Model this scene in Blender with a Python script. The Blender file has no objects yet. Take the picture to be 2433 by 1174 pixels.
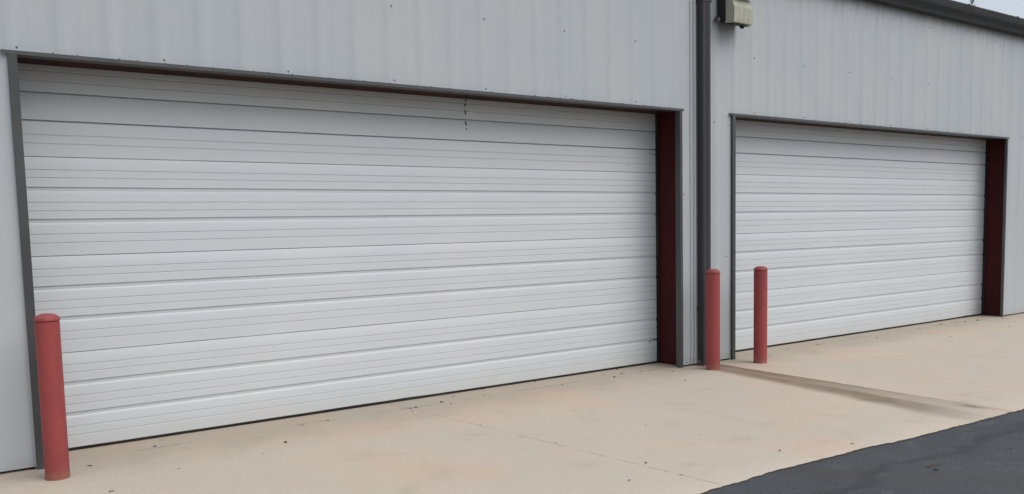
import bpy, bmesh, math, random
from mathutils import Vector, Matrix, noise
random.seed(11)
S = bpy.context.scene
COL = S.collection
R = math.radians

# ------------------------------------------------------------------ helpers
class MB:
    """collects shapes, then links them as ONE mesh object"""
    def __init__(self): self.bm = bmesh.new()
    def quad(self, pts):
        return self.bm.faces.new([self.bm.verts.new(p) for p in pts])
    def box(self, a, b, bevel=0.0, seg=2):
        x0, y0, z0 = a; x1, y1, z1 = b
        v = [self.bm.verts.new(p) for p in ((x0,y0,z0),(x1,y0,z0),(x1,y1,z0),(x0,y1,z0),(x0,y0,z1),(x1,y0,z1),(x1,y1,z1),(x0,y1,z1))]
        fs = [self.bm.faces.new([v[i] for i in f]) for f in ((3,2,1,0),(4,5,6,7),(0,1,5,4),(1,2,6,5),(2,3,7,6),(3,0,4,7))]
        if bevel:
            es = list({e for f in fs for e in f.edges})
            bmesh.ops.bevel(self.bm, geom=es, offset=bevel, segments=seg, affect='EDGES', profile=.6)
        return self
    def prism(self, poly, axis, a, b, bevel=0.0, seg=2):
        """closed polygon of 2D points extruded along an axis from a to b"""
        def P(p, t):
            return {'x': (t, p[0], p[1]), 'y': (p[0], t, p[1]), 'z': (p[0], p[1], t)}[axis]
        A = [self.bm.verts.new(P(p, a)) for p in poly]; B = [self.bm.verts.new(P(p, b)) for p in poly]
        n = len(poly); fs = [self.bm.faces.new(A[::-1]), self.bm.faces.new(B)]
        for i in range(n): fs.append(self.bm.faces.new((A[i], A[(i+1)%n], B[(i+1)%n], B[i])))
        bmesh.ops.recalc_face_normals(self.bm, faces=fs)
        if bevel:
            es = list({e for f in fs for e in f.edges})
            bmesh.ops.bevel(self.bm, geom=es, offset=bevel, segments=seg, affect='EDGES', profile=.6)
        return self
    def lathe(self, prof, n=40, c=(0,0,0), jitter=0):
        rings = []
        for r, z in prof:
            if r < 1e-6: rings.append([self.bm.verts.new((c[0], c[1], c[2]+z))])
            else: rings.append([self.bm.verts.new((c[0]+r*math.cos(2*math.pi*i/n), c[1]+r*math.sin(2*math.pi*i/n), c[2]+z)) for i in range(n)])
        for A, B in zip(rings, rings[1:]):
            for i in range(n):
                j = (i+1) % n
                if len(A) == 1: self.bm.faces.new((A[0], B[i], B[j])) if len(B) > 1 else None
                elif len(B) == 1: self.bm.faces.new((A[i], A[j], B[0]))
                else: self.bm.faces.new((A[i], A[j], B[j], B[i]))
        return self
    def tube(self, pts, rad, n=8):
        rings = []
        for k, p in enumerate(pts):
            p = Vector(p)
            d = (Vector(pts[min(k+1, len(pts)-1)]) - Vector(pts[max(k-1, 0)])).normalized()
            s = d.cross(Vector((0,0,1)) if abs(d.z) < .9 else Vector((1,0,0))).normalized(); t = s.cross(d)
            r = rad[k] if isinstance(rad, (list, tuple)) else rad
            rings.append([self.bm.verts.new(p + (s*math.cos(2*math.pi*i/n) + t*math.sin(2*math.pi*i/n))*r) for i in range(n)])
        for A, B in zip(rings, rings[1:]):
            for i in range(n): self.bm.faces.new((A[i], A[(i+1)%n], B[(i+1)%n], B[i]))
        self.bm.faces.new(rings[0][::-1]); self.bm.faces.new(rings[-1])
        return self
    def build(self, name, mat, parent=None, smooth=0):
        me = bpy.data.meshes.new(name)
        bmesh.ops.recalc_face_normals(self.bm, faces=self.bm.faces[:]) if smooth >= 0 else None
        self.bm.to_mesh(me); self.bm.free()
        if smooth > 0:
            me.shade_smooth(); me.set_sharp_from_angle(angle=R(smooth))
        me.materials.append(mat)
        o = bpy.data.objects.new(name, me); COL.objects.link(o)
        if parent: o.parent = parent
        return o

def tag(o, label=None, cat=None, group=None, kind=None):
    for k, v in (('label', label), ('category', cat), ('group', group), ('kind', kind)):
        if v: o[k] = v
    return o
def empty(name, loc=(0,0,0)):
    o = bpy.data.objects.new(name, None); COL.objects.link(o); o.location = loc; o.empty_display_size = .3
    return o

class NT:
    """short node writer: values are floats, tuples or sockets"""
    def __init__(self, name):
        self.m = bpy.data.materials.new(name); self.m.use_nodes = True
        self.t = self.m.node_tree; self.t.nodes.clear()
        self.out = self.t.nodes.new('ShaderNodeOutputMaterial')
        self.pos = self.n('ShaderNodeTexCoord').outputs['Object']
    def n(self, kind, **kw):
        nd = self.t.nodes.new(kind)
        for k, v in kw.items(): setattr(nd, k, v)
        return nd
    def put(self, sock, v):
        if v is None: return
        if isinstance(v, bpy.types.NodeSocket): self.t.links.new(v, sock)
        elif isinstance(v, (tuple, list)) and sock.type == 'RGBA': sock.default_value = (*v, 1) if len(v) == 3 else v
        else: sock.default_value = v
    def math(self, op, a, b=0.0, c=None, clamp=False):
        nd = self.n('ShaderNodeMath', operation=op, use_clamp=clamp)
        self.put(nd.inputs[0], a); self.put(nd.inputs[1], b); self.put(nd.inputs[2], c)
        return nd.outputs[0]
    def add(self, a, b): return self.math('ADD', a, b)
    def sub(self, a, b): return self.math('SUBTRACT', a, b)
    def mul(self, a, b): return self.math('MULTIPLY', a, b)
    def xyz(self, v=None):
        s = self.n('ShaderNodeSeparateXYZ'); self.put(s.inputs[0], v or self.pos); return s.outputs
    def scale(self, s, loc=(0,0,0), v=None):
        m = self.n('ShaderNodeMapping'); self.put(m.inputs['Vector'], v or self.pos)
        m.inputs['Scale'].default_value = s; m.inputs['Location'].default_value = loc
        return m.outputs[0]
    def noise(self, sc, vec=None, detail=4, rough=.55, dist=0, col=False):
        nd = self.n('ShaderNodeTexNoise'); self.put(nd.inputs['Vector'], vec or self.pos)
        self.put(nd.inputs['Scale'], sc); nd.inputs['Detail'].default_value = detail
        nd.inputs['Roughness'].default_value = rough; nd.inputs['Distortion'].default_value = dist
        return nd.outputs['Color' if col else 'Fac']
    def step(self, v, a, b, to0=0.0, to1=1.0):
        nd = self.n('ShaderNodeMapRange', interpolation_type='SMOOTHSTEP')
        self.put(nd.inputs[0], v)
        for i, q in enumerate((a, b, to0, to1)): self.put(nd.inputs[i+1], q)
        return nd.outputs[0]
    def mix(self, f, a, b, mode='MIX'):
        nd = self.n('ShaderNodeMix', data_type='RGBA', blend_type=mode)
        self.put(nd.inputs[0], f); self.put(nd.inputs[6], a); self.put(nd.inputs[7], b)
        return nd.outputs[2]
    def bump(self, h, strength, dist=.01):
        nd = self.n('ShaderNodeBump'); nd.inputs['Strength'].default_value = strength; nd.inputs['Distance'].default_value = dist
        self.put(nd.inputs['Height'], h); return nd.outputs[0]
    def done(self, color, rough=.5, spec=.5, bump=None, metal=0.0, **kw):
        b = self.n('ShaderNodeBsdfPrincipled')
        self.put(b.inputs['Base Color'], color); self.put(b.inputs['Roughness'], rough)
        self.put(b.inputs['Specular IOR Level'], spec); self.put(b.inputs['Metallic'], metal)
        if bump is not None: self.put(b.inputs['Normal'], bump)
        for k, v in kw.items(): self.put(b.inputs[k.replace('_', ' ')], v)
        self.t.links.new(b.outputs[0], self.out.inputs[0])
        return self.m

# ------------------------------------------------------------------ materials
def mat_wall():
    n = NT('painted_metal_wall'); x, y, z = n.xyz()
    blot = n.noise(1.1, n.scale((1, 1, .5)), 3)
    streak = n.noise(9, n.scale((1, .2, .05)), 5, .6)
    fine = n.noise(60, n.scale((1, 1, .25)), 3)
    c = n.mix(n.step(blot, .35, .68), (.455, .485, .505), (.49, .505, .505))
    c = n.mix(n.mul(n.step(streak, .52, .75), .30), c, (.40, .425, .44))
    c = n.mix(n.mul(n.step(fine, .45, .8), .12), c, (.40, .42, .43))
    # grime washed down from the gutter
    drip = n.mul(n.step(n.noise(16, n.scale((1, .2, .02)), 4, .6), .46, .66), n.step(n.add(z, n.mul(n.sub(streak, .5), .5)), 3.95, 4.42))
    c = n.mix(n.mul(drip, .55), c, (.27, .28, .28))
    # soot streak washed down the wall under the wall light
    inx = n.mul(n.step(x, 6.90, 6.955), n.step(x, 7.26, 7.20))
    dn = n.step(n.add(z, n.mul(n.sub(n.noise(40, n.scale((1, .2, .05)), 3), .5), .3)), 3.46, 3.80)
    c = n.mix(n.mul(n.mul(inx, dn), .62), c, (.20, .21, .22))
    # splash dirt at the foot
    foot = n.step(n.add(z, n.mul(n.noise(12, None, 4), .2)), .26, .06)
    c = n.mix(n.mul(foot, .35), c, (.33, .31, .27))
    return n.done(c, n.step(streak, .3, .8, .42, .6), .4, n.bump(n.noise(2.2, n.scale((1, 1, .6)), 2), .25, .02))

def mat_door():
    n = NT('white_door_paint'); x, y, z = n.xyz()
    blot = n.noise(.9, None, 3)
    grain = n.noise(26, n.scale((.06, 1, 1)), 4, .6)
    c = n.mix(n.step(blot, .35, .7), (.61, .645, .665), (.635, .658, .668))
    c = n.mix(n.mul(n.step(grain, .5, .8), .10), c, (.60, .61, .62))
    dust = n.mul(n.step(n.noise(5, n.scale((.4, 1, 1)), 5, .65), .5, .8), .22)
    c = n.mix(dust, c, (.62, .61, .58))
    low = n.step(n.add(z, n.mul(n.sub(n.noise(6, n.scale((.5, 1, 1)), 4), .5), .25)), .20, .02)
    c = n.mix(n.mul(low, .25), c, (.52, .47, .40))
    return n.done(c, .42, .4, n.bump(grain, .10, .004))

def mat_dark(name, base, rough=.5, spec=.35, dusty=(.13, .125, .12), amt=.5):
    n = NT(name)
    a = n.noise(3, n.scale((1, 1, .35)), 4); b = n.noise(45, n.scale((1, 1, .3)), 4)
    c = n.mix(n.mul(n.step(a, .4, .75), amt), base, dusty)
    c = n.mix(n.mul(n.step(b, .55, .8), .25), c, dusty)
    return n.done(c, n.step(a, .3, .7, rough-.08, rough+.12), spec, n.bump(b, .05, .004))

def mat_red_primer(name, ca, cb):
    n = NT(name)
    a = n.noise(4, n.scale((1, 1, .4)), 5); b = n.noise(70, None, 3)
    c = n.mix(n.step(a, .35, .75), ca, cb)
    c = n.mix(n.mul(n.step(b, .6, .8), .4), c, (.05, .03, .028))
    return n.done(c, .7, .15)

def mat_bollard():
    n = NT('faded_red_paint')
    rnd = n.n('ShaderNodeObjectInfo').outputs['Random']
    v = n.n('ShaderNodeVectorMath', operation='ADD'); n.put(v.inputs[0], n.pos)
    cb = n.n('ShaderNodeCombineXYZ'); n.put(cb.inputs[0], n.mul(rnd, 37)); n.put(cb.inputs[2], n.mul(rnd, 19)); n.put(v.inputs[1], cb.outputs[0])
    p = v.outputs[0]; z = n.xyz()[2]
    a = n.noise(6, n.scale((1, 1, .25), v=p), 5, .6); b = n.noise(55, p, 4)
    c = n.mix(n.step(a, .3, .72), (.335, .060, .057), (.265, .052, .052))
    c = n.mix(n.mul(n.step(b, .5, .75), .32), c, (.42, .115, .10))
    chip = n.mul(n.step(n.noise(17, p, 5, .75), .655, .69), 1.0)
    c = n.mix(n.mul(chip, .6), c, (.16, .06, .05))
    foot = n.step(n.add(z, n.mul(n.noise(18, p, 3), .10)), .15, .04)
    c = n.mix(n.mul(foot, .4), c, (.30, .19, .13))
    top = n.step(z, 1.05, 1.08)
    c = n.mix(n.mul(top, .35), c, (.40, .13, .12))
    return n.done(c, .55, .35, n.bump(n.add(a, n.mul(b, .4)), .12, .006))

def mat_concrete():
    n = NT('tan_concrete'); x, y, z = n.xyz()
    big = n.noise(.55, None, 4, .55, .4); mid = n.noise(2.2, None, 5, .6); fine = n.noise(38, None, 5, .65); grit = n.noise(210, None, 2)
    c = n.mix(n.step(big, .36, .66), (.66, .555, .435), (.625, .545, .45))
    c = n.mix(n.mul(n.step(n.noise(.9, n.scale((1, 1, 1), (7.3, 2.1, 0)), 4, .55), .48, .66), .52), c, (.70, .505, .375))
    c = n.mix(n.mul(n.step(mid, .52, .78), .40), c, (.64, .59, .49))
    c = n.mix(n.mul(n.step(mid, .46, .27), .42), c, (.49, .415, .31))
    c = n.mix(n.mul(n.step(fine, .50, .75), .34), c, (.33, .285, .235))
    c = n.mix(n.mul(n.step(grit, .56, .72), .34), c, (.30, .26, .22))
    c = n.mix(n.mul(n.step(grit, .40, .28), .16), c, (.56, .52, .46))
    # darker, greyer band near the doors
    nearw = n.step(n.add(y, n.mul(n.sub(mid, .5), 1.1)), -.75, .15)
    c = n.mix(n.mul(nearw, .42), c, (.30, .262, .205))
    # long water stain running out from the downspout along the slab joint
    wob = n.mul(n.sub(n.noise(1.6, None, 4, .6), .5), .18)
    off = n.add(n.sub(x, n.add(n.mul(y, .055), 6.80)), wob)      # negative to the left of the joint
    le = n.add(n.mul(y, .105), -.31); ri = n.add(n.mul(y, .075), -.03)
    cw = n.mul(n.step(off, n.sub(le, .07), n.add(le, .13)), n.step(off, n.add(ri, .07), n.sub(ri, .09)))
    fill = n.mul(n.step(off, n.sub(ri, .12), n.add(ri, .02)), n.step(n.add(off, n.mul(wob, -1.0)), .03, -.03))
    ends = n.mul(n.step(n.add(y, n.mul(wob, 1.5)), -3.60, -2.4, .15, 1.0), n.step(y, .02, -.06))
    sn = n.step(n.noise(6, n.scale((1, .6, 1)), 5, .7), .25, .60, .72, 1.0)
    st = n.mul(n.mul(n.math('MAXIMUM', n.mul(cw, .85), n.mul(fill, n.step(y, -2.8, -.6, .40, .92))), ends), sn)
    c = n.mix(n.mul(st, .92), c, (.175, .115, .072))
    # hairline control joints
    w1 = n.mul(n.sub(n.noise(9, None, 3), .5), .016)
    ja = n.math('ABSOLUTE', n.add(n.sub(x, n.add(n.mul(y, .055), 6.80)), w1))
    jb = n.math('ABSOLUTE', n.add(n.sub(x, n.add(n.mul(y, -.088), 2.945)), w1))
    gaps = n.step(n.noise(5, None, 4, .7), .40, .56)
    la = n.mul(n.step(ja, .011, .003), n.step(y, -3.0, -1.6, .35, 1.0))
    lb = n.mul(n.mul(n.step(jb, .010, .002), n.add(n.mul(gaps, .7), .12)), .6)
    # broken crack in front of the doors
    cy = n.add(n.mul(n.sub(n.noise(.7, None, 2), .5), .16), .085)
    jc = n.math('ABSOLUTE', n.sub(n.add(y, n.mul(n.sub(n.noise(11, None, 3), .5), .03)), cy))
    lc = n.mul(n.mul(n.step(jc, .011, .002), n.step(n.noise(1.9, None, 4, .7), .46, .57)), .85)
    lines = n.math('MAXIMUM', n.math('MAXIMUM', la, lb), lc)
    c = n.mix(n.mul(lines, .85), c, (.075, .06, .048))
    c = n.mix(n.mul(n.step(z, -.004, -.010), n.step(y, -2.9, -3.1)), c, (.06, .055, .05))      # crevice shade painted dark on the broken slab edge
    h = n.add(n.add(n.mul(fine, .5), n.mul(grit, .5)), n.mul(lines, -2.0))
    return n.done(c, .85, .25, n.bump(h, .22, .006))

def mat_asphalt():
    n = NT('worn_asphalt'); x, y, z = n.xyz()
    big = n.noise(.8, None, 4, .55, .6); mid = n.noise(4, None, 5, .65); grit = n.noise(120, None, 3, .7)
    v = n.n('ShaderNodeTexVoronoi'); n.put(v.inputs['Vector'], n.pos); v.inputs['Scale'].default_value = 95
    c = n.mix(n.step(big, .36, .66), (.062, .068, .073), (.078, .083, .088))
    c = n.mix(n.mul(n.step(mid, .5, .75), .4), c, (.094, .097, .099))
    c = n.mix(n.mul(n.step(grit, .52, .68), .75), c, (.17, .17, .168))
    c = n.mix(n.mul(n.step(v.outputs['Distance'], .30, .08), .25), c, (.15, .148, .142))
    # soft brown scuffed track and dark seam curving across it
    tr = n.math('ABSOLUTE', n.add(n.sub(x, n.add(n.mul(y, -.75), 1.40)), n.mul(n.sub(mid, .5), .6)))
    c = n.mix(n.mul(n.step(tr, .26, .03), .35), c, (.085, .072, .064))
    sm = n.math('ABSOLUTE', n.add(n.sub(y, n.add(n.mul(x, .02), -3.77)), n.mul(n.sub(n.noise(1.7, None, 3), .5), .5)))
    c = n.mix(n.mul(n.step(sm, .075, .01), .38), c, (.035, .034, .034))
    # pale scraped patches
    sc = n.mul(n.step(n.noise(2.6, n.scale((1, 2.0, 1), (3.7, .4, 0)), 5, .7), .55, .68), n.step(grit, .40, .60))
    c = n.mix(n.mul(sc, .55), c, (.20, .195, .185))
    return n.done(c, n.step(mid, .3, .7, .72, .9), .3, n.bump(n.add(grit, n.mul(v.outputs['Distance'], .8)), .5, .008))

def mat_lens():
    n = NT('yellowed_lens'); x, y, z = n.xyz()
    a = n.noise(7, None, 3)
    c = n.mix(n.step(a, .3, .7), (.50, .49, .37), (.60, .59, .46))
    return n.done(c, .22, .5, n.bump(n.noise(30, n.scale((1, 1, .5)), 3), .15, .004), Transmission_Weight=.25, Subsurface_Weight=.0)

def mat_simple(name, a, b, sc=12, rough=.7, spec=.3):
    n = NT(name); f = n.noise(sc, None, 4)
    return n.done(n.mix(n.step(f, .3, .7), a, b), rough, spec)

M_wall, M_door, M_red, M_boll, M_conc, M_asph, M_lens = mat_wall(), mat_door(), mat_red_primer('red_oxide_primer', (.062, .0095, .0105), (.044, .0098, .0100)), mat_bollard(), mat_concrete(), mat_asphalt(), mat_lens()
M_redd = mat_red_primer('shaded_red_primer', (.046, .014, .012), (.024, .014, .012))  # darker copy of the primer, soffit shade put into its colour
M_trim = mat_dark('charcoal_trim', (.060, .064, .066), .45, .4)
M_gut = mat_dark('dark_gutter_paint', (.027, .027, .029), .6, .2, (.042, .041, .037), .5)
M_down = mat_dark('brown_charcoal_downspout', (.040, .039, .042), .45, .3, (.06, .057, .06), .5)
M_black = mat_dark('black_fixture_paint', (.016, .016, .020), .5, .35, (.04, .04, .042), .4)
M_rub = mat_dark('black_rubber', (.018, .016, .014), .8, .2, (.07, .055, .04), .6)
M_screw = mat_simple('weathered_screw', (.18, .175, .17), (.27, .26, .25), 90, .5)
M_grey = mat_simple('grey_cast_metal', (.16, .17, .18), (.24, .25, .26), 60, .45)
M_leaf = mat_simple('dry_leaf', (.085, .050, .030), (.14, .075, .04), 40, .8)
M_peb = mat_simple('dark_grit', (.045, .036, .030), (.09, .07, .055), 60, .85)
M_scuff = mat_simple('black_scuff', (.03, .028, .027), (.09, .085, .08), 80, .8)
M_roof = mat_simple('galvanised_roof', (.30, .31, .32), (.40, .41, .42), 3, .45)
M_bark = mat_simple('tree_bark', (.07, .055, .042), (.11, .09, .07), 9, .9)
M_leafg = mat_simple('tree_leaf', (.045, .07, .028), (.085, .11, .045), 2, .7)
M_lip = mat_simple('glint_gutter_lip', (.10, .105, .06), (.28, .29, .24), 7, .7)  # greenish lip, the sky glint along it painted in as pale colour
M_soil = mat_simple('grass_ground', (.06, .08, .03), (.11, .10, .05), .4, .95)

# ------------------------------------------------------------------ dimensions (metres; wall face is y = 0)
H = 2.80; EAVE = 4.40
X0, X1 = -7.0, 22.0
DEPTH = 12.0
OPEN = [(0.04, 6.29), (7.20, 13.58)]
DY = [.41, .345]
PITCH = .3133
def RIBX(): return [9.405 + k*PITCH for k in range(-53, 42)]

# ------------------------------------------------------------------ setting
def frange(a, b, s):
    k = max(1, int(round((b-a)/s))); return [a + (b-a)*i/k for i in range(k+1)]
EDGE = [(-9, -3.30), (0, -3.30), (2.97, -3.262), (3.17, -3.245), (3.78, -3.238), (4.57, -3.268), (5.36, -3.335), (6.8, -3.385), (9, -3.40), (24, -3.35)]
def edge_y(x):
    for (a, ya), (b, yb) in zip(EDGE, EDGE[1:]):
        if a <= x <= b:
            t = (x-a)/(b-a); t = t*t*(3-2*t); y = ya + (yb-ya)*t; break
    return y + .016*noise.noise((x*3.1, 0, 0)) + .010*noise.noise((x*17, 4, 0)) + .011*noise.noise((x*37, 9, 0))
def swale(x, y):
    """shallow worn drain beside the slab joint"""
    j = 6.80 + .055*y
    d = x - j
    if d > .02 or d < -.55: return 0
    if d > -.03: return -.009*(.02-d)/.05
    t = (d+.55)/.52
    return -.009*t*t
m = MB(); xs = frange(-8.5, 5.8, .04) + frange(5.8, 7.1, .02)[1:] + frange(7.1, 23.5, .05)[1:]
rows = [.62, .30, .0, -.3, -.7, -1.1, -1.5, -1.9, -2.3, -2.7, -3.0]
grid = []
for x in xs:
    ey = edge_y(x); c = []
    for y in rows: c.append((x, y, swale(x, y) * (0 if y > -.05 else 1)))
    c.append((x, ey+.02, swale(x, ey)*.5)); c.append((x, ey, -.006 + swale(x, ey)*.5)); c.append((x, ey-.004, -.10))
    grid.append([m.bm.verts.new(p) for p in c])
for A, B in zip(grid, grid[1:]):
    for i in range(len(A)-1): m.bm.faces.new((A[i], A[i+1], B[i+1], B[i]))
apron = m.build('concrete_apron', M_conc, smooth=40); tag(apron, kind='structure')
m = MB(); ya = [-60, -30, -15, -8, -5, -4.2, -3.8, -3.46, -3.15]; xa = frange(-40, 50, 1.0); g = []
for x in xa:
    g.append([m.bm.verts.new((x, y, -.016 + (.008*noise.noise((x*.7, y*.7, 3)) if -6 < y < -3.4 else 0))) for y in ya])
for A, B in zip(g, g[1:]):
    for i in range(len(A)-1): m.bm.faces.new((A[i], B[i], B[i+1], A[i+1]))
tag(m.build('asphalt_lot', M_asph, smooth=60), kind='structure')
m = MB(); m.quad([(-600, -600, -.12), (600, -600, -.12), (600, 600, -.12), (-600, 600, -.12)])
tag(m.build('ground', M_soil), kind='structure')

# ------------------------------------------------------------------ the building
bld = empty('metal_building')
tag(bld, 'pale grey ribbed metal warehouse with two wide white garage doors', 'building')

# corrugated front wall with the two openings cut out
RH, RB, RT = .0085, .105, .040      # rib height, foot width, top width
brk = [(X0, 0.0)]
for rx in RIBX():
    if X0+.1 < rx < X1-.1:
        brk += [(rx-RB/2, 0.0), (rx-RT/2-.004, -RH*.94), (rx-RT/2+.004, -RH), (rx+RT/2-.004, -RH), (rx+RT/2+.004, -RH*.94), (rx+RB/2, 0.0)]
        for q in (1, 2):           # two stiffening beads in each flat
            bx = rx + RB/2 + (PITCH-RB)*q/3
            brk += [(bx-.014, 0.0), (bx, -.0008), (bx+.014, 0.0)]
brk.append((X1, 0.0))
def wall_y(x):
    for (a, ya), (b, yb) in zip(brk, brk[1:]):
        if a <= x <= b: return ya + (yb-ya)*(x-a)/max(b-a, 1e-9)
    return 0
wx = sorted(set([round(x, 5) for x, _ in brk] + [round(v, 5) for o in OPEN for v in (o[0]-.02, o[1]+.02)]))
zl = [.018, .6, 1.2, 2.0, H+.006, 3.45, 4.0, EAVE]
m = MB(); cols = []
for x in wx:
    cols.append([m.bm.verts.new((x, wall_y(x) + .0022*noise.noise((x*1.3, 0, z*.9)), z)) for z in zl])
for i in range(len(wx)-1):
    xm = (wx[i]+wx[i+1])/2
    for k in range(len(zl)-1):
        if zl[k+1] <= H+.02 and any(a-.02 < xm < b+.02 for a, b in OPEN): continue
        m.bm.faces.new((cols[i][k], cols[i+1][k], cols[i+1][k+1], cols[i][k+1]))
wall = m.build('wall_panel', M_wall, bld, smooth=50)

# screws: one row half way up, one row just over the door heads, a few by the jambs and feet
def screw(x, z, r=.0075):
    s = MB(); y = wall_y(x); r *= .85
    prof = [(r*1.25, 0), (r*1.25, .0015), (r, .0025), (r*.95, .0065), (r*.6, .008), (0, .008)]
    s.lathe(prof, 10)
    for v in s.bm.verts: v.co = Vector((x+v.co.x, y-v.co.z, z+v.co.y))
    return s.build('screw', M_screw, wall, smooth=40)
for k in range(-1, 10):
    sx = 2.85 + k*.9395
    if abs(sx-6.61) > .05: screw(sx, 3.452 + random.uniform(-.004, .004))
for k in range(7): screw(.045 + k*.9375, 2.838 + random.uniform(-.004, .004), .007)
for k in range(8): screw(7.55 + k*.9375, 2.838, .007)
for k in range(7): screw(9.44 + k*PITCH*3 - .02, 4.22, .007)
for x, z in ((6.87, 2.70), (7.10, 2.68), (6.51, .075), (7.10, .075), (6.41, .05), (7.07, 1.2), (6.39, 1.9)): screw(x, z, .0065)

# other walls, floor slab and gabled roof
RZ = 5.05
m = MB()
m.box((X0, DEPTH, .0), (X1, DEPTH+.06, EAVE))
for x, s in ((X0, -1), (X1, 1)):
    m.prism([(.0, .0), (DEPTH, .0), (DEPTH, EAVE), (DEPTH/2, RZ-.05), (.0, EAVE)], 'x', min(x, x+s*.06), max(x, x+s*.06))
m.build('side_wall', M_wall, bld)
m = MB(); m.box((X0+.02, .64, -.10), (X1-.02, DEPTH-.02, .012)); m.build('floor_slab', mat_simple('floor_concrete', (.25, .24, .22), (.32, .3, .28)), bld)
m = MB()
for side in (0, 1):
    pr = []
    for rx in frange(X0-.2, X1+.2, .305):
        pr += [(rx-.05, 0), (rx-.02, .035), (rx+.02, .035), (rx+.05, 0)]
    ye, yr = (-.05, DEPTH/2) if side == 0 else (DEPTH+.05, DEPTH/2)
    A = [m.bm.verts.new((x, ye, EAVE+.10+h)) for x, h in pr]; B = [m.bm.verts.new((x, yr, RZ+.10+h)) for x, h in pr]
    for i in range(len(pr)-1): m.bm.faces.new((A[i], A[i+1], B[i+1], B[i]))
m.build('roof', M_roof, bld)

# gutter: folded sheet with a curled lip, straps and lap seams
m = MB()
gp = [(-.028, EAVE+.20), (-.028, EAVE-.030), (-.115, EAVE-.036), (-.128, EAVE-.024), (-.136, EAVE+.04), (-.160, EAVE+.075), (-.166, EAVE+.10), (-.166, EAVE+.185), (-.150, EAVE+.190),
      (-.150, EAVE+.182), (-.160, EAVE+.178), (-.160, EAVE+.102), (-.153, EAVE+.080), (-.130, EAVE+.045), (-.122, EAVE-.018), (-.113, EAVE-.029), (-.034, EAVE-.024), (-.034, EAVE+.20)]
m.prism(gp, 'x', X0-.1, X1+.1)
gut = m.build('gutter', M_gut, bld, smooth=35)
lp = MB()
lp.tube([(x, -.158 + .0015*noise.noise((x*2, 1, 0)), EAVE+.190 + .003*noise.noise((x*1.5, 0, 0))) for x in frange(X0-.1, X1+.1, .15)], .0075, 8)
lp.build('gutter_lip', M_lip, gut, smooth=50)
for k in range(9):
    x = 9.15 + k*1.45
    st = MB(); st.box((x, -.172, EAVE+.188), (x+.03, -.03, EAVE+.204), .002); st.build('gutter_strap', M_gut, gut)
# strip of closure trim where the wall ribs run up behind the gutter
m = MB(); m.box((X0, -.0275, EAVE-.012), (X1, .02, EAVE+.12)); m.build('eave_trim', M_gut, bld)

# downspout
m = MB(); xa_, xb_ = 6.568, 6.702; dyb, dyf = -.027, -.108
prof = [(xa_+.010, dyf), (xa_+.040, dyf), (xa_+.046, dyf+.006), (xa_+.071, dyf+.006), (xa_+.077, dyf), (xb_-.010, dyf), (xb_, dyf+.010), (xb_, dyb-.008), (xb_-.008, dyb), (xa_+.008, dyb), (xa_, dyb-.008), (xa_, dyf+.010)]
n_ = len(prof); rings = []
for z in (None, .35, 1.4, 2.86, 4.30, EAVE-.036):
    ring = []
    for px, py in prof:
        zz = z
        if z is None: zz = .085 - .078*(dyb-py)/(dyb-dyf)       # mouth is cut on the slant
        ring.append(m.bm.verts.new((px, py, zz)))
    rings.append(ring)
for A, B in zip(rings, rings[1:]):
    for i in range(n_): m.bm.faces.new((A[i], A[(i+1)%n_], B[(i+1)%n_], B[i]))
dsp = m.build('downspout', M_down, bld, smooth=35)
for z in (3.95, .62):
    s = MB(); s.box((xa_-.004, dyf-.004, z), (xb_+.004, dyf-.001, z+.032)); s.box((xb_+.001, dyf-.004, z), (xb_+.004, -.02, z+.032)); s.box((xa_-.004, dyf-.004, z), (xa_-.001, -.02, z+.032))
    s.build('strap', M_down, dsp)
# corner bead strips that stand either side of the downspout
m = MB(); m.prism([(6.475, 0.002), (6.480, -.012), (6.492, -.016), (6.500, -.004), (6.520, -.004), (6.527, -.026), (6.548, -.028), (6.556, .002)], 'z', .02, EAVE-.03)
m.build('seam_cover', M_wall, bld, smooth=30)

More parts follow.
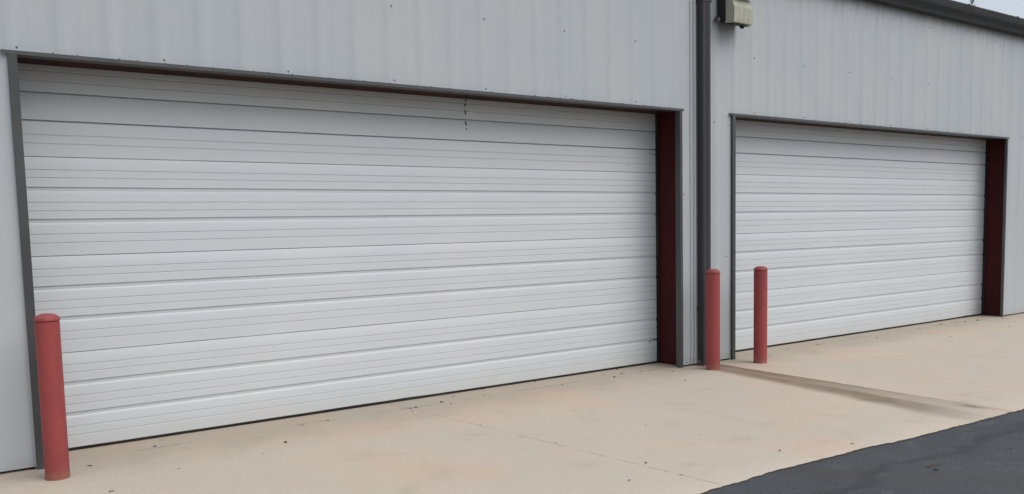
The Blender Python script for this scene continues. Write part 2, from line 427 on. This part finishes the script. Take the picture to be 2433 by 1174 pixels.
# doors
def door_section(x0, x1, ztop, hsec, y, parent, seed, last=False):
    """one ribbed sheet section; profile (distance below the top, recess)"""
    def pin(d): return [(d-.0030, 0), (d-.0012, .0052), (d+.0018, .0054), (d+.0075, 0)]
    def groove(d): return [(d-.0015, 0), (d, .0125), (d+.0055, .0125), (d+.0075, .0085), (d+.028, .0120), (d+.031, .0105), (d+.041, .0010), (d+.046, 0)]
    def slot(d): return [(d-.0015, 0), (d-.0005, .026), (d+.0095, .026), (d+.0110, .001), (d+.0135, 0)]
    s = hsec/.715
    pr = [(.0022, .007), (.0024, .002), (.0065, 0)]
    lay = ((.092, pin), (.149, pin), (.217, groove), (.327, pin), (.389, pin), (.448, groove), (.558, pin), (.621, pin))
    if last: lay = ((.105, pin), (.176, pin), (.258, slot), (.456, slot), (.560, pin), (.622, pin))
    for d, f in lay: pr += [(a*s, b) for a, b in f(d*s)]
    pr += [(hsec-.005, 0), (hsec-.0014, .002), (hsec-.0010, .007)]
    m = MB(); xs = frange(x0, x1, .11); cols = []
    for i, x in enumerate(xs):
        c = []
        for d, r in pr:
            w = .0022*noise.noise((x*.9, seed, (ztop-d)*2.2)) + .0008*noise.noise((x*4.0, seed, d*9))
            zj = .0009*noise.noise((x*1.7, seed+3, d*3))
            c.append(m.bm.verts.new((x, y + r + w, ztop - d + zj)))
        cols.append(c)
    for A, B in zip(cols, cols[1:]):
        for k in range(len(pr)-1): m.bm.faces.new((A[k], A[k+1], B[k+1], B[k]))
    # end caps and a flat back
    yb = y + .045
    for c, x in ((cols[0], x0), (cols[-1], x1)):
        t = m.bm.verts.new((x, yb, ztop-.0035)); b = m.bm.verts.new((x, yb, ztop-hsec+.0015))
        m.bm.faces.new([t] + c + [b])
    m.quad([(x0, yb, ztop-.0035), (x1, yb, ztop-.0035), (x1, yb, ztop-hsec+.0015), (x0, yb, ztop-hsec+.0015)])
    o = m.build('door_section', M_door, parent, smooth=28)
    return o
for di, ((a, b), y) in enumerate(zip(OPEN, DY)):
    d = empty('garage_door', ((a+b)/2, y, 0)); d.parent = bld
    tag(d, 'wide white ribbed garage door' if di == 0 else 'farther white ribbed garage door')
    dx0, dx1 = a-.10, (6.372 if di == 0 else 13.692)
    secs = [door_section(dx0, dx1, .018 + .7125*(4-k), .7125, y, d, k*7.7+di*31, k == 0) for k in range(4)]
    # rubber seal, sagging so that the dark gap under the door varies
    m = MB(); xs = frange(dx0, dx1, .10)
    g = []
    for x in xs:
        q = .012 + .010*max(0, noise.noise((x*.55+di*5, 2, 0))+.25) + .003*noise.noise((x*4, 2, 0))
        zt = q + .010
        g.append([m.bm.verts.new(p) for p in ((x, y+.004, zt), (x, y-.006, zt-.006), (x, y-.008, .004), (x, y+.004, .001), (x, y+.034, .001), (x, y+.034, zt))])
    for A, B in zip(g, g[1:]):
        for k in range(6): m.bm.faces.new((A[k], A[(k+1)%6], B[(k+1)%6], B[k]))
    seal = m.build('bottom_seal', M_rub, d, smooth=50)
    m = MB(); m.box((dx1-.010, y-.040, .006), (dx1+.008, y-.002, H+.05), .003, 1)
    parts = secs + [seal, m.build('side_seal', M_rub, d)]
    if di == 0:
        def scuff(pts, w, name='scuff_mark'):
            s = MB(); L = []; Rr = []
            for (x, z), ww in zip(pts, w):
                yy = y - .0022
                L.append(s.bm.verts.new((x-ww, yy, z))); Rr.append(s.bm.verts.new((x+ww, yy, z)))
            for i in range(len(L)-1): s.bm.faces.new((L[i], Rr[i], Rr[i+1], L[i+1]))
            r = bmesh.ops.extrude_face_region(s.bm, geom=s.bm.faces[:])
            for v in [e for e in r['geom'] if isinstance(e, bmesh.types.BMVert)]: v.co.y += .0040
            o = s.build(name, M_scuff, d); parts.append(o); return o
        # broken dark streak near the middle of the door head
        scuff([(3.846, 2.800), (3.844, 2.785), (3.842, 2.772)], (.008, .007, .003))
        scuff([(3.846, 2.757), (3.836, 2.750), (3.833, 2.735), (3.838, 2.726)], (.012, .009, .006, .002))
        scuff([(3.836, 2.700), (3.836, 2.680), (3.840, 2.662), (3.838, 2.656)], (.004, .007, .008, .002))
        scuff([(3.836, 2.592), (3.837, 2.580), (3.842, 2.560), (3.846, 2.548)], (.008, .008, .006, .002))
        scuff([(3.844, 2.530), (3.844, 2.520), (3.845, 2.512)], (.003, .008, .003))
        # scraped end of the door beside the jamb
        scuff([(6.250, 2.363), (6.300, 2.366)], (.03, .02)); scuff([(6.335, 2.357), (6.340, 2.363)], (.03, .03))
        scuff([(6.255, .255), (6.262, .262), (6.27, .266)], (.010, .018, .006)); scuff([(6.325, .266), (6.33, .276)], (.02, .03))
        scuff([(5.95, 2.222), (5.951, 2.234)], (.004, .004))
    for o in parts: o.matrix_parent_inverse = Matrix.Translation(-Vector(d.location))

    # frame: dark folded trim outside, red primed steel channel behind it
    fr = empty('door_frame', ((a+b)/2, 0, 0)); fr.parent = bld
    fp = []
    lw = .056 if di == 0 else .050
    rx = 6.385 if di == 0 else 13.70                       # face of the right steel jamb
    m = MB()   # left jamb trim: front leaf and return
    m.prism([(a-lw, -.030), (a-.004, -.034), (a, -.030), (a, .05), (a-.003, .05), (a-.003, -.026), (a-lw+.003, -.026), (a-lw+.003, -.002), (a-lw, -.002)], 'z', .004, H-.006)
    fp.append(m.build('jamb_trim', M_trim, fr))
    m = MB()
    fw = .042
    q = b
    m.prism([(q+fw, -.030), (q+.004, -.034), (q, -.030), (q, .035 if di == 0 else .0), (q+.003, .035 if di == 0 else .0), (q+.003, -.026), (q+fw-.003, -.026), (q+fw-.003, -.002), (q+fw, -.002)], 'z', .004, H-.006)
    fp.append(m.build('jamb_trim', M_trim, fr))
    m = MB()   # head trim: sloping drip lip over a soffit return
    m.prism([(-.034, H-.018), (-.031, H-.018), (-.029, H-.004), (.150, H-.004), (.150, H+.000), (.012, H+.000), (.012, H+.024), (.009, H+.024), (.009, H+.009), (-.033, H+.0075)], 'x', a-lw-.034, b+.042+.022)
    ht = m.build('head_trim', M_trim, fr); fp.append(ht)
    rx_ = a + .22
    while rx_ < b:      # fasteners along the top edge of the head trim, unevenly spaced
        v = MB(); v.box((rx_-.0035, -.0125, H+.006), (rx_+.0035, -.002, H+.013+random.uniform(0, .007)), .0015, 1)
        rv = v.build('rivet', M_trim, ht); rx_ += random.choice((.12, .15, .19, .26))
    m = MB()   # steel channel jambs: web plus two flanges
    for sx, fx in ((-1, a-.062 if di == 0 else a-.06), (1, rx)):
        c = MB()
        def P(u): return fx + sx*u
        pts = [(P(0), .012), (P(.085), .012), (P(.085), .018), (P(.006), .018), (P(.006), y+.055), (P(.085), y+.055), (P(.085), y+.06), (P(0), y+.06)]
        c.prism(pts, 'z', .003, H+.16, 0)
        fp.append(c.build('steel_jamb', M_red, fr))
    m.bm.free()
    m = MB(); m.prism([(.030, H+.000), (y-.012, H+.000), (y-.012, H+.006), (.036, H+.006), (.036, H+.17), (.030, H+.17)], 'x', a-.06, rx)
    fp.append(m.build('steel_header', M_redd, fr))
    for o in fp: o.matrix_parent_inverse = Matrix.Translation(-Vector(fr.location))

# unseen dark lining added behind the frames to stop light leaks
m = MB()
for (a, b), y in zip(OPEN, DY):
    m.box((a-.45, y+.07, .013), (b+.55, y+.09, H+.6))
m.box((X0+.05, .05, H+.18), (X1-.05, .07, EAVE))
for xa2, xb2 in ((X0+.05, OPEN[0][0]-.15), (OPEN[0][1]+.20, OPEN[1][0]-.15), (OPEN[1][1]+.25, X1-.05)):
    m.box((xa2, .05, .013), (xb2, .07, H+.17))
m.build('light_block_lining', M_rub, bld)

# ------------------------------------------------------------------ wall light
wl = empty('wall_light', (6.895, 0, 3.75))
tag(wl, 'black wall pack light with yellowed prismatic lens above the downspout', 'wall light')
W = .335
m = MB()   # back box, sloping hood and side cheeks
m.prism([(-.026, .030), (-.132, .012), (-.132, .300), (-.262, .262), (-.262, .330), (-.15, .430), (-.026, .450)], 'x', 0, W, .006)
hs = m.build('housing', M_black, wl, smooth=40)
m = MB()   # lens: box with slanted upper band and rounded edges, split in columns
cols = frange(.014, W-.010, .0775); n_c = len(cols)
lp_ = [(-.130, .004), (-.236, -.012), (-.250, -.004), (-.254, .060), (-.255, .160), (-.248, .172), (-.212, .262), (-.130, .290)]
rings = []
for i, x in enumerate(cols):
    rings.append([m.bm.verts.new((x, y + (.003 if i in (0, n_c-1) else 0), z)) for y, z in lp_])
    if 0 < i < n_c-1:   # fine groove between columns
        rings[-1:] = [[m.bm.verts.new((x+dx, y+dy if k not in (0, len(lp_)-1) else y, z)) for k, (y, z) in enumerate(lp_)] for dx, dy in ((-.003, 0), (0, .003), (.003, 0))]
for A, B in zip(rings, rings[1:]):
    for k in range(len(lp_)): m.bm.faces.new((A[k], A[(k+1)%len(lp_)], B[(k+1)%len(lp_)], B[k]))
m.bm.faces.new(rings[0][::-1]); m.bm.faces.new(rings[-1])
lens = m.build('lens', M_lens, wl, smooth=25)
m = MB()   # latch and lip under the lens
m.prism([(-.132, .004), (-.205, -.012), (-.24, -.020), (-.24, -.026), (-.195, -.024), (-.132, -.008)], 'x', .02, W-.05)
m.prism([(-.175, -.018), (-.238, -.024), (-.222, -.052), (-.205, -.055), (-.19, -.030)], 'x', .172, .208, .003)
m.build('latch', M_black, wl, smooth=30)
m = MB()   # conduit plug on the left of the box
m.lathe([(.024, -.045), (.030, -.040), (.030, -.010), (.018, -.008), (.018, .03)], 20)
for v in m.bm.verts: v.co = Vector((v.co.z*.9 - .008, -.052 + v.co.x, .050 + v.co.y*.85))
m.bm.faces.new([v for v in m.bm.verts][:20])
cp = m.build('conduit_plug', M_grey, wl, smooth=40)
m = MB(); m.tube([(-.048, -.052+.0245*math.cos(t*math.pi/8), .050+.0215*math.sin(t*math.pi/8)) for t in range(17)], .0062, 8)
m.build('ring', M_black, cp, smooth=60)

# ------------------------------------------------------------------ bollards
def bollard(loc):
    e = empty('bollard', loc)
    m = MB(); r = .0742; prof = [(r+.001, -.05)]
    for z in frange(.0, 1.036, .0557): prof.append((r, z))
    m.lathe(prof, 48)
    for v in m.bm.verts:
        a = math.atan2(v.co.y, v.co.x); k = 1 + .006*noise.noise((math.cos(a)*1.5, math.sin(a)*1.5, v.co.z*2.5))
        v.co.x *= k; v.co.y *= k
    m.build('post', M_boll, e, smooth=40)
    c = MB(); c.lathe([(r-.006, 1.034), (r-.006, 1.043), (r+.0042, 1.0435), (r+.0047, 1.050), (r+.001, 1.060), (r*.90, 1.071), (r*.66, 1.082), (r*.33, 1.088), (0, 1.090)], 48)
    for v in c.bm.verts: v.co.z += .002*noise.noise((v.co.x*22, v.co.y*22, 1))
    c.build('cap', M_boll, e, smooth=50)
    return e
b0 = bollard((.061, -.348, 0))
labs = ['nearest red bollard, standing alone before the left end of the large door',
        'red bollard in front of the dark downspout between the two doors',
        'red bollard in front of the left end of the farther door']
for i, loc in enumerate([(.061, -.348, 0), (6.478, -.326, 0), (7.206, -.379, 0)]):
    if i == 0: o = b0
    else:
        o = b0.copy(); COL.objects.link(o); o.location = loc; o.rotation_euler.z = 1.9*i
        for ch in list(b0.children):
            c = ch.copy(); COL.objects.link(c); c.parent = o
    tag(o, labs[i], 'bollard', 'red steel bollards guarding the doors')

# ------------------------------------------------------------------ dead leaves and grit lying about
def leaf_mesh(seed, L):
    rr = random.Random(seed); m = MB(); nseg = 5; top = []; cur = rr.uniform(.1, .5)
    mid = [m.bm.verts.new((L*(t/nseg-.5), .08*L*math.sin(t*1.1), .16*L*math.sin(math.pi*t/nseg)*cur + .003)) for t in range(nseg+1)]
    for s in (-1, 1):
        ed = [m.bm.verts.new((L*(t/nseg-.5)*.98, s*.22*L*math.sin(math.pi*min(1, (t+.4)/nseg*.95))*rr.uniform(.7, 1.2)+.08*L*math.sin(t*1.1), .004+.26*L*rr.uniform(.1, 1)*cur)) for t in range(nseg+1)]
        for t in range(nseg): m.bm.faces.new((mid[t], mid[t+1], ed[t+1], ed[t]))
    r = bmesh.ops.solidify(m.bm, geom=m.bm.faces[:], thickness=.0012)
    return m
def grit_mesh(seed, L):
    m = MB(); bmesh.ops.create_icosphere(m.bm, subdivisions=2, radius=L*.5)
    for v in m.bm.verts:
        k = 1 + .45*noise.noise(v.co*(1.6/L) + Vector((seed, 0, 0))); v.co *= k; v.co.z = v.co.z*.5 + L*.16; v.co.x *= 1.4
    return m
leafs = [leaf_mesh(s, .05).build('dead_leaf', M_leaf) for s in range(4)]
grits = [grit_mesh(s*3.1, .026).build('grit_lump', M_peb) for s in range(4)]
used = set()
def litter(kind, x, y, s, label, group, z=0):
    pool = leafs if kind == 'l' else grits
    k = random.randrange(4); src = pool[k]
    o = src if src.name not in used else src.copy()
    if src.name in used: COL.objects.link(o)
    used.add(src.name)
    o.location = (x, y, z); o.rotation_euler = (0, 0, random.uniform(0, 6.28)); s = s*(.85 if kind == 'l' else .62); o.scale = (s, s, s*random.uniform(.8, 1.3))
    tag(o, label, 'leaf' if kind == 'l' else 'debris', group)
LA = ('dark crumb of dirt lying on the tan concrete before the large door', 'crumbs of dirt before the large door')
LB = ('dark crumb of dirt lying on the tan concrete before the farther door', 'crumbs of dirt before the farther door')
LL = ('small curled dead leaf on the concrete before the large door', 'dead leaves before the large door')
LR = ('small curled dead leaf on the concrete before the farther door', 'dead leaves before the farther door')
D1 = [('l',.29,-.17,1),('l',.27,-.93,.8),('g',.79,.12,1.1),('g',.89,.3,.6),('l',.75,-.66,.5),('g',1.6,-.42,1.3),('g',1.35,-.63,.5),('g',1.04,.07,.4),('g',3.0,.06,1.2),('l',2.94,.05,.8),('g',2.89,-.07,.7),('g',3.3,.11,1.3),
      ('g',3.33,0,.6),('l',3.52,.26,.8),('l',3.94,.385,1.2),('g',3.77,.12,.8),('g',4.3,.36,.7),('g',4.02,-.03,.6),('l',4.59,.38,1.2),('l',2.17,.08,.9),('g',1.93,.05,.7),('g',3.04,-.91,.6),('g',4.66,.03,.8),('g',5.72,.375,1.0),
      ('g',5.36,.03,1.6),('l',5.56,.12,1.1),('g',5.36,.2,.8),('g',4.22,-.51,.5),('g',4.03,-1.78,.5),('g',4.09,-2.29,.5),('g',3.23,-2.59,.8),('g',3.13,-1.76,.6),('l',2.87,-2.81,.6),('l',4.15,-2.96,.7),('g',5.75,-.6,.8),
      ('g',6.06,-.13,.9),('l',5.82,.1,.9),('l',3.2,-2.94,.6),('l',4.69,-3.17,.8)]
D2 = [('l',8.88,.05,1.8),('g',9.98,-.1,1.6),('l',11.97,.1,1.9),('g',12.57,.04,1.7),('g',12.85,-.01,2.2),('g',10.74,-.72,.8),('l',10.74,-.70,1.3),('g',12.37,.08,1.2),('l',12.39,-.69,1.4),('l',9.42,-2.01,.8),('l',8.74,-1.07,.8),('l',11.33,.07,1.6),
      ('g',8.26,-.14,.9),('l',7.66,-.17,1.2),('l',13.4,-.12,1.5)]
for k, x, y, s in D1: litter(k, x, y, s, *(LL if k == 'l' else LA))
for k, x, y, s in D2: litter(k, x, y, s*.72, *(LR if k == 'l' else LB))
litter('g', 4.54, -3.86, 1.5, 'dark stone lying on the asphalt, the nearer of the two', 'loose stones on the asphalt', -.012)
litter('g', 5.42, -3.91, .6, 'tiny loose stone on the asphalt near the right edge', 'loose stones on the asphalt', -.012)
tag(grits[0], None); 
tw = MB(); tw.tube([(4.54, -3.80, -.006), (4.60, -3.80, -.002), (4.68, -3.83, -.006)], [.003, .004, .002], 6)
tag(tw.build('twig', M_leaf), 'short dark twig lying on the asphalt beside a stone', 'twig')

# ------------------------------------------------------------------ tree far behind the roof: only the tip of its leader shows
def tree(base, top):
    e = empty('slender_tree', base)
    tag(e, 'slender sparse tree whose tip shows above the gutter at top right', 'tree')
    L = Vector(top) - Vector(base); rr = random.Random(5)
    t = MB(); pts = [L*(i/12) + Vector((.10*math.sin(i*1.3), .10*math.cos(i*1.7), 0))*(1-i/12) for i in range(13)]
    t.tube(pts, [.16*(1-i/12.6)+.006 for i in range(13)], 8)
    f = MB()
    for i in range(120):
        u = .22 + .78*i/120; p = L*u; a = i*2.4; ln = max(.14, 2.3*(1-u)**.8) * rr.uniform(.7, 1.1)
        d = Vector((math.cos(a), math.sin(a), rr.uniform(.35, .8))).normalized(); q = p + d*ln
        t.tube([p, p+d*ln*.5+Vector((0, 0, .03)), q], [.012+.022*(1-u), .008+.01*(1-u), .004], 5)
        for k in range(int(14+30*(1-u))):
            c = p + d*ln*rr.uniform(.25, 1.08) + Vector((rr.gauss(0, .12), rr.gauss(0, .12), rr.gauss(0, .10)))*(.5+ln*.5)
            r = Matrix.Rotation(rr.uniform(0, 6.28), 3, Vector((rr.gauss(0, 1), rr.gauss(0, 1), rr.gauss(0, 1))).normalized())
            s = rr.uniform(.045, .085)
            f.quad([c + r @ Vector(v)*s for v in ((-1, 0, 0), (0, -.5, .1), (1.1, 0, 0), (0, .5, .1))])
    t.build('trunk', M_bark, e, smooth=60); f.build('crown', M_leafg, e, smooth=-1)
tree((59.86, 24.0, -.12), (59.86, 24.0, 16.35))

# ------------------------------------------------------------------ light: soft overcast
EL, AZ = R(46), R(152)      # sun elevation; direction measured clockwise from +y
w = bpy.data.worlds.new('World'); S.world = w; w.use_nodes = True; nt = w.node_tree; nt.nodes.clear()
out = nt.nodes.new('ShaderNodeOutputWorld'); bg = nt.nodes.new('ShaderNodeBackground'); sky = nt.nodes.new('ShaderNodeTexSky')
sky.sky_type = 'NISHITA'; sky.sun_disc = False; sky.sun_elevation = EL; sky.sun_rotation = AZ; sky.dust_density = 4.0; sky.air_density = 1.0; sky.ozone_density = 1.0
hs_ = nt.nodes.new('ShaderNodeHueSaturation'); hs_.inputs['Saturation'].default_value = .50
nt.links.new(sky.outputs[0], hs_.inputs['Color']); veil = nt.nodes.new('ShaderNodeMix'); veil.data_type = 'RGBA'; veil.inputs[0].default_value = .62     # even cloud layer over the sky
veil.inputs[7].default_value = (4.75, 5.25, 6.0, 1)
nt.links.new(hs_.outputs[0], veil.inputs[6]); nt.links.new(veil.outputs[2], bg.inputs[0]); bg.inputs[1].default_value = .12
nt.links.new(bg.outputs[0], out.inputs[0])
sd = bpy.data.lights.new('sun', 'SUN'); sd.energy = .8; sd.angle = R(50); sd.color = (1, .985, .96)
so = bpy.data.objects.new('sun', sd); COL.objects.link(so)
dirv = Vector((math.sin(AZ)*math.cos(EL), math.cos(AZ)*math.cos(EL), math.sin(EL)))
so.rotation_euler = dirv.to_track_quat('Z', 'Y').to_euler(); so.location = dirv*30

# ------------------------------------------------------------------ camera (solved from the door corners)
yaw, pitch, roll = 0.6269145394, 0.0913810409, -0.0218301937
f = Vector((math.sin(yaw)*math.cos(pitch), math.cos(yaw)*math.cos(pitch), -math.sin(pitch)))
r = Vector((math.cos(yaw), -math.sin(yaw), 0)); u = r.cross(f)
r2 = r*math.cos(roll) + u*math.sin(roll); u2 = -r*math.sin(roll) + u*math.cos(roll)
cd = bpy.data.cameras.new('camera'); cam = bpy.data.objects.new('camera', cd); COL.objects.link(cam)
mw = Matrix((r2, u2, -f)).transposed().to_4x4(); mw.translation = (-0.84288, -6.73835, 1.57579); cam.matrix_world = mw
cd.sensor_fit = 'HORIZONTAL'; cd.sensor_width = 36; cd.lens = 2100/2433*36; cd.shift_y = (733.73-587)/2433; cd.clip_end = 2000
S.camera = cam
S.view_settings.view_transform = 'Standard'; S.view_settings.look = 'None'; S.view_settings.exposure = .28; S.view_settings.gamma = 1
